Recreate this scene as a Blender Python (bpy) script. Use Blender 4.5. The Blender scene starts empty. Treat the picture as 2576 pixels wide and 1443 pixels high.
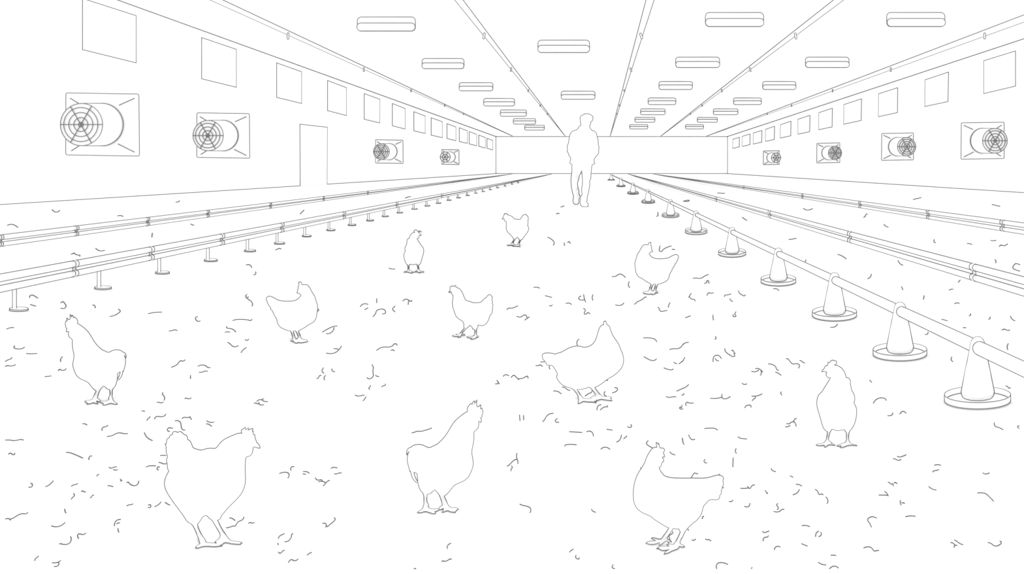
# Poultry house drawn as a line picture: every edge is a thin grey bead on white bodies.
LINE_R, LINE_G, LINE_B = .203, .197, .207
STR = .178
EXPOSURE = 0.25
import bpy, math
import numpy as np
from mathutils import Vector
from mathutils.geometry import delaunay_2d_cdt

W, H = 2576, 1443
F, CX, CY, CAMZ = 1800.0, 1525.0, 423.0, 0.75      # lens in pixels, vanishing point, eye height
scene = bpy.context.scene
col = scene.collection
CAM = Vector((0, 0, CAMZ))

# ------------------------------------------------------------ materials
def mat(name, colour, rough=0.8, scale=6.0, amount=0.02, sheet=0.0):
    m = bpy.data.materials.new(name); m.use_nodes = True
    nt = m.node_tree; b = nt.nodes['Principled BSDF']
    tc = nt.nodes.new('ShaderNodeTexCoord'); nz = nt.nodes.new('ShaderNodeTexNoise')
    nz.inputs['Scale'].default_value = scale; nz.inputs['Detail'].default_value = 2.0
    rp = nt.nodes.new('ShaderNodeValToRGB')
    rp.color_ramp.elements[0].color = [max(0, c - amount) for c in colour] + [1]
    rp.color_ramp.elements[1].color = [min(1, c + amount) for c in colour] + [1]
    nt.links.new(tc.outputs['Object'], nz.inputs['Vector'])
    nt.links.new(nz.outputs['Fac'], rp.inputs['Fac'])
    nt.links.new(rp.outputs['Color'], b.inputs['Base Color'])
    b.inputs['Roughness'].default_value = rough
    b.inputs['Specular IOR Level'].default_value = 0.0
    if sheet:                            # translucency added to walls and roof so even daylight fills the closed room
        tr = nt.nodes.new('ShaderNodeBsdfTranslucent'); mx = nt.nodes.new('ShaderNodeMixShader')
        mx.inputs[0].default_value = sheet
        nt.links.new(rp.outputs['Color'], tr.inputs['Color'])
        nt.links.new(b.outputs[0], mx.inputs[1]); nt.links.new(tr.outputs[0], mx.inputs[2])
        nt.links.new(mx.outputs[0], nt.nodes['Material Output'].inputs['Surface'])
    return m
INK = mat('grey_edge_bead', (LINE_R, LINE_G, LINE_B), 0.9, 8, 0.0)
STRAWM = mat('grey_straw', (STR, STR*.97, STR*1.02), 0.9, 8, 0.0)
WALL = mat('white_wall_made_translucent', (.988, .988, .988), 1.0, 0.7, 0.004, sheet=.6)
FLOOR = mat('white_floor', (.988, .988, .988), 1.0, 2.0, 0.004)
CEIL = mat('white_roof_made_translucent', (.988, .988, .988), 1.0, 0.5, 0.004, sheet=.6)
FEATH = mat('white_plumage', (.988, .988, .988), 1.0, 30, 0.004)
CLOTH = mat('white_clothing', (.988, .988, .988), 1.0, 12, 0.004)
METAL = mat('white_metal', (.988, .988, .988), 1.0, 10, 0.004)
PLAST = mat('white_plastic', (.988, .988, .988), 1.0, 10, 0.004)
LAMP = mat('lamp_diffuser', (.988, .988, .988), 1.0, 10, 0.004)
PANE = mat('white_window_pane', (.988, .988, .988), 1.0, 10, 0.004)
DOOR = mat('white_door_leaf', (.988, .988, .988), 1.0, 3, 0.004)

# ------------------------------------------------------------ geometry helpers
def ray(px, py):
    return Vector(((px - CX) / F, 1.0, (CY - py) / F))
def at(px, py, d):                       # point seen at a pixel, d metres into the room
    return CAM + ray(px, py) * d
def ground(px, py, z=0.0):
    return at(px, py, (CAMZ - z) * F / (py - CY))
def AX(px, k):                           # k metres away along the line of sight, level
    return Vector(((px - CX) / F * k, k, 0))
def smooth(pts, sub=4, closed=False, corner=48):
    """Catmull-Rom through the points, sharp turns kept."""
    P = [np.array(p, float) for p in pts]; n = len(P)
    if n < 3: return [tuple(p) for p in P]
    def tang(i):
        if not closed and (i == 0 or i == n - 1): return None
        a, b, c = P[i - 1], P[i], P[(i + 1) % n]
        u, v = b - a, c - b
        lu, lv = np.linalg.norm(u), np.linalg.norm(v)
        if lu < 1e-6 or lv < 1e-6: return None
        ang = math.degrees(math.acos(max(-1, min(1, float(u @ v) / lu / lv))))
        if ang > corner: return None
        return (u / lu * lv + v / lv * lu) / (lu + lv)   # unit-ish direction
    T = [tang(i) for i in range(n)]
    out = []
    for i in range(n if closed else n - 1):
        a, b = P[i], P[(i + 1) % n]; L = np.linalg.norm(b - a)
        ta, tb = T[i], T[(i + 1) % n]
        if ta is None and tb is None:
            out.append(tuple(a)); continue
        m0 = ta * L if ta is not None else (b - a) * 1.5 - (tb * L) * .5
        m1 = tb * L if tb is not None else (b - a) * 1.5 - (ta * L) * .5
        k = sub
        for s in range(k):
            t = s / k
            out.append(tuple((2*t**3-3*t*t+1)*a + (t**3-2*t*t+t)*m0 + (-2*t**3+3*t*t)*b + (t**3-t*t)*m1))
    if not closed: out.append(tuple(P[-1]))
    return out

class MB:
    """Collects shapes into one mesh."""
    def __init__(s): s.v, s.f, s.m, s.mats = [], [], [], []
    def mi(s, m):
        if m not in s.mats: s.mats.append(m)
        return s.mats.index(m)
    def add(s, vs, fs, m):
        b = len(s.v); k = s.mi(m)
        s.v += [tuple(v) for v in vs]
        s.f += [tuple(b + i for i in f) for f in fs]; s.m += [k] * len(fs)
    def bead(s, pts, px=1.7, closed=False, n=6, m=None, rad=None):
        """Thin round bead along pts; px sets its weight, tapering along the length of the room."""
        P = [Vector(p) for p in pts]
        Q = [P[0]]
        for p in P[1:]:
            if (p - Q[-1]).length > 1e-6: Q.append(p)
        if closed and (Q[0] - Q[-1]).length < 1e-6: Q.pop()
        P = Q; N = len(P)
        if N < 2: return
        vs, fs = [], []; nrm = None
        for i in range(N):
            a = P[(i - 1) % N] if (closed or i > 0) else P[0]
            c = P[(i + 1) % N] if (closed or i < N - 1) else P[-1]
            t = (c - a)
            if t.length < 1e-9: t = P[i] - a if (P[i] - a).length > 1e-9 else Vector((1, 0, 0))
            t.normalize()
            if nrm is None:
                nrm = t.cross(Vector((0, 0, 1)))
                if nrm.length < .1: nrm = t.cross(Vector((0, 1, 0)))
            nrm = (nrm - t * nrm.dot(t))
            if nrm.length < 1e-6: nrm = t.orthogonal()
            nrm.normalize(); bn = t.cross(nrm)
            r = rad if rad else 0.54 * (px(P[i]) if callable(px) else px) * max(P[i].y, .8) / F
            for k in range(n):
                w = 2 * math.pi * k / n
                vs.append(P[i] + (nrm * math.cos(w) + bn * math.sin(w)) * r)
        for i in range(N if closed else N - 1):
            j = (i + 1) % N
            for k in range(n):
                l = (k + 1) % n
                fs.append((i*n+k, j*n+k, j*n+l, i*n+l))
        if not closed:
            fs.append(tuple(range(n))); fs.append(tuple((N-1)*n + k for k in reversed(range(n))))
        s.add(vs, fs, m or INK)
    def loft(s, rings, m, cap=True, closed=False):
        n = len(rings[0]); vs = [p for r in rings for p in r]; fs = []
        N = len(rings)
        for i in range(N if closed else N - 1):
            j = (i + 1) % N
            for k in range(n):
                l = (k + 1) % n
                fs.append((i*n+k, j*n+k, j*n+l, i*n+l))
        if cap and not closed:
            fs.append(tuple(range(n))); fs.append(tuple((N-1)*n + k for k in reversed(range(n))))
        s.add(vs, fs, m)
    def build(s, name, parent=None, sm=True):
        me = bpy.data.meshes.new(name)
        o0 = Vector((0, 0, 0))
        if parent is None and s.v:
            a = np.array(s.v); o0 = Vector(((a[:,0].min()+a[:,0].max())/2, (a[:,1].min()+a[:,1].max())/2, a[:,2].min()))
        elif parent is not None:
            o0 = Vector(parent['_at'])
        me.from_pydata([tuple(Vector(v) - o0) for v in s.v], [], s.f)
        for m in s.mats: me.materials.append(m)
        me.polygons.foreach_set('material_index', s.m)
        me.polygons.foreach_set('use_smooth', [s.mats[k] in (INK, STRAWM) for k in s.m])
        me.update()
        o = bpy.data.objects.new(name, me); col.objects.link(o)
        if parent is None: o.location = o0
        else:
            o.parent = parent
            for p in [parent]: pass
        o['_at'] = list(o0)
        return o
def tag(o, label=None, cat=None, group=None, kind=None):
    if label: o['label'] = label
    if cat: o['category'] = cat
    if group: o['group'] = group
    if kind: o['kind'] = kind
    return o
def thing(name, loc, label, cat, group=None):
    o = bpy.data.objects.new(name, None); col.objects.link(o)
    o.location = loc; o.empty_display_size = .1; o['_at'] = list(loc)
    return tag(o, label, cat, group)
def circ(c, a, b, n=24, t0=0, t1=2*math.pi, full=True):
    c, a, b = Vector(c), Vector(a), Vector(b)
    m = n if full else n + 1
    return [c + a*math.cos(t0 + (t1-t0)*i/n) + b*math.sin(t0 + (t1-t0)*i/n) for i in range(m)]
ORD = ['first','second','third','fourth','fifth','sixth','seventh','eighth','ninth','tenth','eleventh','twelfth',
       'thirteenth','fourteenth','fifteenth','sixteenth','seventeenth','eighteenth','nineteenth','twentieth','twenty-first','twenty-second']

# ------------------------------------------------------------ room
def lin(p, q, d):                        # point on the 3D line p-q at depth d
    t = (d - p.y) / (q.y - p.y); return p + (q - p) * t
DB = CAMZ * F / (437.2 - CY)             # end wall depth
DN = -6.0                                # the room goes on behind the viewer
BL, BR = at(1246.8, 437.2, DB), at(1830.7, 437.2, DB)
TL, TR = at(1246.8, 342.5, DB), at(1830.7, 342.5, DB)
gl, gr = ground(12.7, 514.3), ground(2563.3, 484.3)
dl = CAMZ * F / ((437.2 + (1246.8 - 333.5) * (514.3 - 437.2) / 1234.1) - CY)
tl = at(333.5, 13, dl); tr = at(2563.3, 101, gr.y)
nBL, nBR, nTL, nTR = lin(BL, gl, DN), lin(BR, gr, DN), lin(TL, tl, DN), lin(TR, tr, DN)
tl.x = lin(BL, gl, dl).x
def zceil(x, y):
    a, b = lin(TL, tl, y), lin(TR, tr, y); t = (x - a.x) / (b.x - a.x)
    return a.z + (b.z - a.z) * t
def on_ceiling(px, py, drop=0.0):
    d = 20.0
    for _ in range(30):
        p = at(px, py, d); d = (zceil(p.x, min(d, DB)) - drop - CAMZ) * F / (CY - py)
    return at(px, py, d)
def slab(name, pts, off, m, extra=None):
    b = MB(); off = Vector(off); n = len(pts)
    vs = [Vector(p) for p in pts] + [Vector(p) + off for p in pts]
    fs = [tuple(range(n)), tuple(range(2*n-1, n-1, -1))] + [(i, i+n, (i+1)%n+n, (i+1)%n) for i in range(n)]
    if off.z == 0: vs, fs = vs[:n], fs[:1]                 # walls are single sheets stretched along the edge beads
    b.add(vs, fs, m)
    if extra: extra(b)
    o = b.build(name, sm=False); o['kind'] = 'structure'; return o
fl = [BL, nBL, nBR, BR]
slab('floor', fl, (0, 0, -.2), FLOOR)
K = 14                                   # the ceiling is a little higher along one side: a grid of strips
cb = MB(); rows = []
for i in range(K + 1):
    y = DB + (DN - DB) * i / K; a, b_ = lin(TL, tl, y), lin(TR, tr, y)
    rows.append([a + (b_ - a) * j / 8 for j in range(9)])
vs = [p for r in rows for p in r]
fs = []
for i in range(K):
    for j in range(8):
        q = (i*9+j, i*9+j+1, (i+1)*9+j+1, (i+1)*9+j); fs.append(q)
cb.add(vs, fs, CEIL); cb.build('ceiling', sm=False)['kind'] = 'structure'
def edge(p, q, px=1.6, n=24): return lambda b: b.bead([p + (q - p) * (i / n) for i in range(n + 1)], px)
slab('wall_left', [BL, TL, nTL, nBL], (-.3, 0, 0), WALL)
slab('wall_right', [BR, nBR, nTR, TR], (.3, 0, 0), WALL)
slab('wall_back', [BL, BR, TR, TL], (0, .3, 0), WALL)
slab('wall_front', [nBL, nTL, nTR, nBR], (0, -.3, 0), WALL)
for i, (p, q) in enumerate([(BL, nBL), (BR, nBR), (TL, nTL), (TR, nTR), (BL, BR), (TL, TR), (BL, TL), (BR, TR)]):
    b = MB(); p2, q2 = p.copy(), q.copy()
    n = 30; pts = []
    for k in range(n + 1):
        t = (k / n) ** 1.0; v = p + (q - p) * t
        pts.append(v if v.y > .8 or i > 3 else v)
    b.bead(pts, 3.1 if i < 6 else 2.4)
    tag(b.build('trim_%d' % (i + 1)), kind='structure')

# side-wall planes
def plane_hit(px, py, p0, n):
    r = ray(px, py); return CAM + r * ((p0 - CAM).dot(n) / r.dot(n))
nL = Vector((gl.y - BL.y, -(gl.x - BL.x), 0)).normalized();  nL = nL if nL.x > 0 else -nL
nR = Vector((gr.y - BR.y, -(gr.x - BR.x), 0)).normalized();  nR = nR if nR.x < 0 else -nR
def panel(name, quad, ox, p0, n, m, th=.05, floor=False):
    c = [plane_hit(x / 2.9988 + ox, y / 2.9988, p0 + n * th, n) for x, y in quad]
    if floor: c[2].z = c[3].z = .004
    b = MB(); back = [v - n * (th - .003) for v in c]
    b.add(c + back, [(0,1,2,3), (7,6,5,4), (0,4,5,1), (1,5,6,2), (2,6,7,3), (3,7,4,0)], m)
    b2 = [v for v in c]
    loop = []
    for i in range(4):
        if floor and i == 2: continue
        p, q = c[i], c[(i+1) % 4]; seg = [p + (q - p) * (k / 6) for k in range(7)]
        b.bead(seg, 1.6)
    return b.build(name, sm=False)
WL = [[(622,-12),(1027,118),(1027,474),(622,374)], [(1521,283),(1783,372),(1783,658),(1521,594)],
      [(2087,474),(2275,541),(2275,780),(2087,734)], [(2471,607),(2613,661),(2613,871),(2471,834)]]
WL2 = [[(172,706),(289,748),(289,927),(172,899)], [(384,780),(480,818),(480,973),(384,948)],
       [(546,842),(631,874),(631,1006),(546,986)], [(677,888),(760,917),(760,1038),(677,1019)],
       [(796,932),(863,957),(863,1061),(796,1044)], [(889,963),(949,986),(949,1081),(889,1067)],
       [(964,992),(1019,1013),(1019,1099),(964,1085)], [(1036,1018),(1085,1037),(1085,1116),(1036,1103)],
       [(1098,1042),(1140,1059),(1140,1130),(1098,1118)]]
WR = [[(380,1050),(429,1035),(428,1107),(379,1119)], [(451,1028),(509,1010),(508,1091),(451,1104)],
      [(534,1003),(599,983),(597,1072),(534,1086)], [(626,975),(694,952),(692,1052),(626,1066)],
      [(739,940),(818,913),(816,1024),(737,1041)], [(871,899),(961,869),(959,993),(871,1012)],
      [(1029,849),(1130,816),(1128,957),(1027,978)], [(1218,788),(1350,745),(1348,908),(1216,937)],
      [(1480,707),(1623,661),(1621,849),(1478,880)], [(1829,602),(2007,543),(2002,766),(1828,803)],
      [(2272,458),(2512,384),(2512,649),(2272,706)]]
k = 0
for ox, L, p0, n in ((0, WL, BL, nL), (859, WL2, BL, nL), (1717, WR, BR, nR)):
    for q in L:
        k += 1; tag(panel('window_%d' % k, q, ox, p0, n, PANE), kind='structure')
tag(panel('door_1', [(2262,936),(2469,959),(2467,1390),(2265,1403)], 0, BL, nL, DOOR, .06, True), kind='structure')

# ------------------------------------------------------------ ceiling lamps
def lamp(ox, x0, y0, x1, y1, ym, label, row):
    x0, x1 = x0/2.9988+ox, x1/2.9988+ox; y0, y1, ym = y0/2.9988, y1/2.9988, ym/2.9988
    p = on_ceiling((x0+x1)/2, y0, .02); d = p.y; s = d / F
    w, h = (x1-x0)*s, (y1-y0)*s; r = 10/35.7*h; hd = (y1-ym)*s
    t = thing('ceiling_lamp', (p.x, d, p.z), label, 'ceiling lamp', row)
    def rr(w, h, r, cx, cz, y, n=6):
        out = []
        for sx, sz, a0 in ((1,1,0),(-1,1,90),(-1,-1,180),(1,-1,270)):
            for i in range(n + 1):
                a = math.radians(a0 + 90*i/n)
                out.append(Vector((cx + sx*(w/2-r) + r*math.cos(a), y, cz + sz*(h/2-r) + r*math.sin(a))))
        return out
    zc = p.z - h/2; zd = p.z - h + hd/2
    b = MB(); b.loft([rr(w, h, r, p.x, zc, d), rr(w, h, r, p.x, zc, d + .3)], METAL)
    b.bead(rr(w, h, r, p.x, zc, d), 1.6, closed=True); b.build('housing', t, sm=False)
    b = MB(); e = .02; rd = hd/2*.98
    b.loft([rr(w*.999, hd*.999, rd, p.x, zd, d - .03), rr(w*.999, hd*.999, rd, p.x, zd, d)], LAMP)
    b.bead(rr(w, hd, rd, p.x, zd, d - .03), 1.6, closed=True); b.build('diffuser', t, sm=False)
colA = [(119,128,558,235,175),(608,441,925,518,475),(888,623,1143,685,651),(1072,742,1306,799,768),(1198,828,1396,877,849),(1296,894,1465,936,912),(1382,943,1531,981,961)]
colB = [(1482,302,1872,397,343),(1657,687,1913,749,714)]
colC = [(2743+2,94,3185,201,141),(2521,430,2853,510,465),(2395,614,2648,675,641),(2313,738,2523,789,760),(2256,820,2442,865,840),(2213,884,2365,922,900),(2174,939,2311,972,954)]
colD = [(1540,94,1979,201,141),(927,430,1256,510,465),(604,614,855,675,641),(384,738,595,789,760),(232,820,418,865,840),(111,884,263,922,900),(22,939,159,972,954)]
for ox, L, rn in ((859, colA, 'in the door-side row'), (859, colB, 'in the row above the person'),
                  (859, colC, 'in the row between third and fourth duct'), (1717, colD, 'in the doorless-side row')):
    for i, q in enumerate(L):
        lamp(ox, *q, 'rounded ceiling lamp, %s from the end wall %s' % (ORD[len(L)-1-i], rn), 'ceiling lamps ' + rn)
# ------------------------------------------------------------ ceiling ducts with hangers
DUCT = [((557.9,13),(588.6,13),(1290,342.5)), ((1154.5,13),(1174.8,13),(1421.9,342.5)), ((1621.6,13),(1641.3,13),(1534.9,342.5)),
        ((2080.1,13),(2104.8,13),(1662,342.5)), ((2563,42.3),(2563,60),(1777,342.5))]
HANG = [[(0,2173,245,2173,297,7),(859,169,509,169,541,5),(859,525,674,525,694,3.3),(859,779,789,779,803,2.5),(859,922,855,922,865,2)],
        [(859,1080,247,1071,295,7.5),(859,1282,509,1276,540,5),(859,1411,674,1407,693,3.5),(859,1502,789,1498,803,2.5),(859,1554,856,1552,865,2)],
        [(859,2253,249,2269,293,7.5),(859,2178,511,2189,540,5),(859,2130,675,2137,693,3.5),(859,2096,790,2101,803,2.5),(859,2078,856,2081,865,2)],
        [(1717,848,248,858,295,7.5),(1717,507,509,514,541,5),(1717,294,674,299,694,3.5),(1717,146,789,150,803,2.5),(1717,58,856,61,865,2)],
        [(1717,2279,247,2279,295,7.5),(1717,1571,509,1571,541,5),(1717,1132,674,1132,694,3.3),(1717,823,789,823,803,2.5),(1717,639,855,639,865,2)]]
dn = ['beside the wall with the door', 'on the door side of the middle lamps', 'just past the middle lamps', 'crossing above the cone feeders', 'beside the doorless wall']
for i, (a, b_, e) in enumerate(DUCT):
    def P(s, y):                         # point of line s-e at picture height y
        t = (y - s[1]) / (e[1] - s[1]); return s[0] + (e[0] - s[0]) * t
    ys = [y for y in (-160, -100, -50, -10, 13, 30, 60, 100, 150, 200, 240, 270, 295, 310, 320, 330, 336, 340, 342.3)]
    oc = lambda x, y: on_ceiling(x, y, .012 + .0006 * min(DB, on_ceiling(x, y, .03).y))
    pa = [oc(P(a, y), y) for y in ys]; pb = [oc(P(b_, y), y) for y in ys]
    t = thing('ceiling_duct', (pa[0] + pb[0]) / 2, 'slim white duct along the ceiling %s' % dn[i], 'duct', 'slim ducts along the ceiling')
    b = MB(); rings = []
    for u, v in zip(pa, pb):
        c = (u + v) / 2; hw = (v - u) / 2
        rings.append(circ(c, hw * .96, Vector((0, 0, .012)), 10))
    b.loft(rings, METAL); b.bead(pa, 1.7); b.bead(pb, 1.7); b.build('duct_body', t)
    for ox, x0, y0, x1, y1, r in HANG[i]:
        x0, y0, x1, y1, r = x0/2.9988+ox, y0/2.9988, x1/2.9988+ox, y1/2.9988, r/2.9988
        d = on_ceiling(x0, y0 - .8, .03).y * .985
        ux, uy = x1-x0, y1-y0; L = math.hypot(ux, uy); ux, uy = ux/L, uy/L; out = []
        a0 = math.atan2(uy, ux)
        for cx_, cy_, st in ((x1, y1, -90), (x0, y0, 90)):
            cx2 = cx_ - (ux * r if cx_ == x1 and cy_ == y1 else -ux * r); cy2 = cy_ - (uy * r if cy_ == y1 else -uy * r)
            for q in range(7):
                w = a0 + math.radians(st + 30 * q); out.append((cx2 + r*math.cos(w), cy2 + r*math.sin(w)))
        b = MB(); fr = [at(x, y, d) for x, y in out]; c = sum(fr, Vector()) / len(fr)
        bk = [c + (p - c) * .9 + Vector((0, .05, 0)) for p in fr]
        b.loft([fr, bk], METAL); b.bead(fr, 1.5, closed=True); b.build('hanger', t, sm=False)

# ------------------------------------------------------------ wall fans
def fan(ox, cx, cy, s, mir, near, rings, label, group):
    S = s / 2.9988
    def T(x, y): return ((x - 609) * S * mir + cx/2.9988 + ox, (y - 939) * S + cy/2.9988)
    quad = [T(497,700), T(1048,709), T(1052,1177), T(496,1168)]
    if mir > 0: wallx = T(497,0)[0]; p0, n = BL, nL
    else: wallx = T(1052,0)[0]; p0, n = BR, nR
    xs = min(q[0] for q in quad) if mir > 0 else max(q[0] for q in quad)
    d = plane_hit(xs, CY, p0, n).y - .05*S*3
    t = thing('exhaust_fan', at(*T(775, 1172), d), label, 'fan', group)
    # mounting plate with rounded corners
    pts = []
    for i in range(4):
        p, a, c = np.array(quad[i]), np.array(quad[i-1]), np.array(quad[(i+1)%4]); r = 14 * S
        u = (a-p)/np.linalg.norm(a-p); v = (c-p)/np.linalg.norm(c-p)
        for j in range(5):
            w = j/4; pts.append(tuple(p + u*r*(1-w)**2 + v*r*w**2))
    b = MB(); fr = [at(x, y, d) for x, y in pts]; b.loft([fr, [p + Vector((0, .06, 0)) for p in fr]], METAL)
    b.bead(fr, 1.6, closed=True)
    dz = d - .012
    for p, q in (((528,740),(592,779)), ((1014,741),(898,793)), ((889,1085),(1014,1147)), ((537,1137),(595,1100))):
        b.bead([at(*T(*p), dz), at(*T(*q), dz)], 1.6)
    b.build('mounting_plate', t, sm=False)
    d1 = d - .75
    def C(cx_, r, d_, n=36, a0=0, a1=360, full=True):
        m = n if full else n+1
        return [at(*T(cx_ + r*math.cos(math.radians(a0+(a1-a0)*i/n)), 939 + r*math.sin(math.radians(a0+(a1-a0)*i/n))), d_) for i in range(m)]
    b = MB(); b.loft([C(614.5, 158, d1), C(770, 158, d)], METAL)
    b.bead(C(770, 160, d-.02, 24, -90, 90, False), 1.6)
    b.bead([at(*T(614.5, 779), d1), at(*T(770, 779), d-.02)], 1.6); b.bead([at(*T(614.5, 1099), d1), at(*T(770, 1099), d-.02)], 1.6)
    b.build('drum', t)
    b = MB(); g = d1 - .02
    b.bead(C(614.5, 160, g, 40), 1.6, closed=True)
    for r in rings: b.bead(C(609, r, g, 28), 1.6, closed=True)
    for a in (0, 60, 120):
        c, s_ = math.cos(math.radians(a)), math.sin(math.radians(a)); e = []
        for sg in (1, -1):                # out to the rim circle (centre 5.5 aside)
            B = -2*5.5*c*sg; k_ = (-B + math.sqrt(B*B - 4*(5.5**2-160**2)))/2
            e.append(at(*T(609 + sg*k_*c, 939 + sg*k_*s_), g))
        b.bead(e, 1.6)
    b.build('grille', t)
R4 = (18, 53, 91, 129)
for i, q in enumerate([(0,609,939,1.0,1,R4),(0,1566,1022,.719,1,R4),(859,299,1143,.376,1,R4),(859,781.5,1184,.2396,1,(91,))]):
    fan(*q[:5], 0, q[5], 'drum exhaust fan on square plate, %s from the end wall, door side' % ORD[3-i], 'exhaust fans on the door side')
for i, q in enumerate([(1717,707,1189,.2214,-1,(91,)),(1717,1152,1153,.316,-1,R4),(1717,1693,1106,.434,-1,R4),(1717,2360,1061,.586,-1,R4)]):
    fan(*q[:5], 0, q[5], 'drum exhaust fan on square plate, %s from the end wall, doorless side' % ORD[i], 'exhaust fans on the doorless side')

# ------------------------------------------------------------ drinker lines (pairs of pipes with couplings)
def pipe_pair(name, xe, ys, far, yg, joints, stands, label, side):
    """xe: picture x of the near reading, ys: the four edge heights there, yg: floor height under it, far: meeting point at the end wall."""
    fx, fy = far
    def yl(y0, x): return fy + (y0 - fy) * (fx - x) / (fx - xe)
    def dep(x): return CAMZ * F / (max(yl(yg, x), 437.2) - CY)
    t = thing(name, ground(xe, yg), label, 'drinker line')
    ext = xe + (xe - fx) * .6
    X = [ext + (fx - ext) * (1 - (1 - k/60) ** 1.6) for k in range(61)]
    X[-1] = fx - (fx - xe) * .001
    for y0, y1 in ((ys[0], ys[1]), (ys[2], ys[3])):
        b = MB(); rings, ea, eb = [], [], []
        for x in X:
            d = dep(x); a, c = at(x, yl(y0, x), d), at(x, yl(y1, x), d); m = (a + c) / 2; h = (a - c) / 2
            # horizontal half-axis square to the pipe run
            rings.append(circ(m, h * .9, Vector((h.length * .82, 0, 0)), 12)); ea.append(a); eb.append(c)
        b.loft(rings, PLAST); b.bead(ea, 1.7); b.bead(eb, 1.7); b.build('pipe', t)
    for jx, wd in joints:
        d = dep(jx)
        for y0, y1 in ((ys[0], ys[1]), (ys[2], ys[3])):
            b = MB(); hh = (yl(y1, jx) - yl(y0, jx)) / 2
            rings = []
            for off in (0, wd):
                xx = jx + off; d2 = dep(xx); a, c = at(xx, yl(y0, xx) - .5, d2), at(xx, yl(y1, xx) + .5, d2); m = (a + c)/2; h = (a - c)/2
                rings.append(circ(m, h, Vector((h.length, 0, 0)), 12))
                arc = []
                for q in range(13):
                    w = math.pi * q / 12; yy = (yl(y0, xx) + yl(y1, xx)) / 2 - (hh + .6) * math.cos(w)
                    arc.append(at(xx - side * hh * .95 * math.sin(w), yy, d2 - h.length * 1.25 * math.sin(w)))
                b.bead(arc, 1.6)
            b.loft(rings, PLAST); b.build('coupling', t)
        b = MB(); u = yl(ys[1], jx); v = yl(ys[2], jx); bw = wd * .98
        x0 = jx + (0 if side < 0 else 0) - (0 if side < 0 else 0)
        q = [at(x0, yl(ys[1], x0)-1, d), at(x0 + bw, yl(ys[1], x0+bw)-1, dep(x0+bw)), at(x0 + bw, yl(ys[2], x0+bw)+1, dep(x0+bw)), at(x0, yl(ys[2], x0)+1, d)]
        o_ = Vector((0, .004*d, 0)); b.add(q + [p + o_ for p in q], [(0,1,2,3),(7,6,5,4),(0,4,5,1),(1,5,6,2),(2,6,7,3),(3,7,4,0)], PLAST)
        fo = None
        dd = [(v.y - .0016 * d) / v.y for v in q]; q = [CAM + (v - CAM) * w for v, w in zip(q, dd)]
        b.bead([q[0], q[3]], 1.5); b.bead([q[1], q[2]], 1.5); b.build('bracket', t, sm=False)
    for cx_, rx, ry, yt, yb, pl, pr in stands:      # cup centre, half width, half height, rim height, bottom, post edges
        yc = yb - ry; d = CAMZ * F / (yc - CY); s = d / F
        R = rx * s; ky = ry * s / (CAMZ / d); hgt = (yc - yt) * s
        b = MB(); xm = (pl + pr) / 2; c0 = at(xm, yt, d)
        top = at(xm, yl(ys[3], xm), d); hw = (pr - pl) / 2 * s
        b.loft([circ(at(xm, yt + ry*.3, d), (hw*.9,0,0), AX(xm, hw*.9), 10), circ(top, (hw*.9,0,0), AX(xm, hw*.9), 10)], PLAST)
        for e in (pl, pr): b.bead([at(e, yt + ry*.3, d), at(e, yl(ys[3], e), d)], 1.6 if rx > 4 else 1.3)
        dt = b.build('drop_tube', t)
        b = MB(); cb_, ct = at(cx_, yc, d), at(cx_, yt, d); cb_.z = .0003
        b.loft([circ(cb_, (R*.97,0,0), AX(cx_, ky*.97), 28), circ(ct, (R*.97,0,0), AX(cx_, ky*.97), 28)], PLAST)
        lw = 1.6 if rx > 4 else 1.2
        b.bead(circ(ct, (R,0,0), AX(cx_, ky), 28), lw, closed=True); b.bead(circ(cb_ + Vector((0,0,lw*.5*s)), (R,0,0), AX(cx_, ky), 28, math.pi, 2*math.pi, False), lw)
        for sg in (-1, 1): b.bead([ct + Vector((sg*R,0,0)), cb_ + Vector((sg*R,0,0))], lw)
        b.build('drip_cup', dt)
def tx(ox, *a): return [v / 2.9988 + ox for v in a]
def st(ox, oy, s, cx_, rx, ry, yt, yb, pl, pr): return (cx_/s+ox, rx/s, ry/s, yt/s+oy, yb/s+oy, pl/s+ox, pr/s+ox)
ST = [st(0,481,2.9988,142,71.5,12,883,909,94,124), st(0,481,2.9988,776.5,64,10.5,722,745,734,760), st(0,481,2.9988,1225.5,53,9,608,628,1189,1212),
      st(0,481,2.9988,1590,49.5,8.5,515,534,1557,1579), st(0,481,2.9988,1886,43,7,443,460,1857,1876), st(0,481,2.9988,2108.5,39,6.5,387,403,2083,2098),
      st(0,481,2.9988,2313.5,34,6,333,347,2291,2306), st(0,481,2.9988,2496,31.5,5.5,288,301,2475,2488),
      st(859,481,2.9988,79.5,29,5,249,262,61,74), st(859,481,2.9988,216,27,4.5,215,227,197,210), st(859,481,2.9988,330,24,4,185,195,314,326),
      st(859,481,2.9988,440,21.5,3.5,158,167,427,437), st(859,481,2.9988,551.5,21,3.5,131,139,538,549), st(859,481,2.9988,648,19,3,107,115,636,646),
      st(1040,425,7.156,452,42,7,608,627,424,445), st(1040,425,7.156,641,39,6,555,572,615,634), st(1040,425,7.156,813,36,6,512,528,789,807),
      st(1040,425,7.156,976.5,31,5,471,485,955,970), st(1040,425,7.156,1125,27,4.5,430,442,1108,1121), st(1040,425,7.156,1258,27,4.5,401,413,1241,1254),
      st(1040,425,7.156,1386,24,4,369,380,1371,1382), st(1040,425,7.156,1517,24,4,334,345,1502,1514), st(1040,425,7.156,1651,19,4,304,314,1639,1649),
      st(1040,425,7.156,1777,16,3.5,270,279,1766,1774), st(1040,425,7.156,1886,14,3,245,254,1879,1886)]
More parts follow.
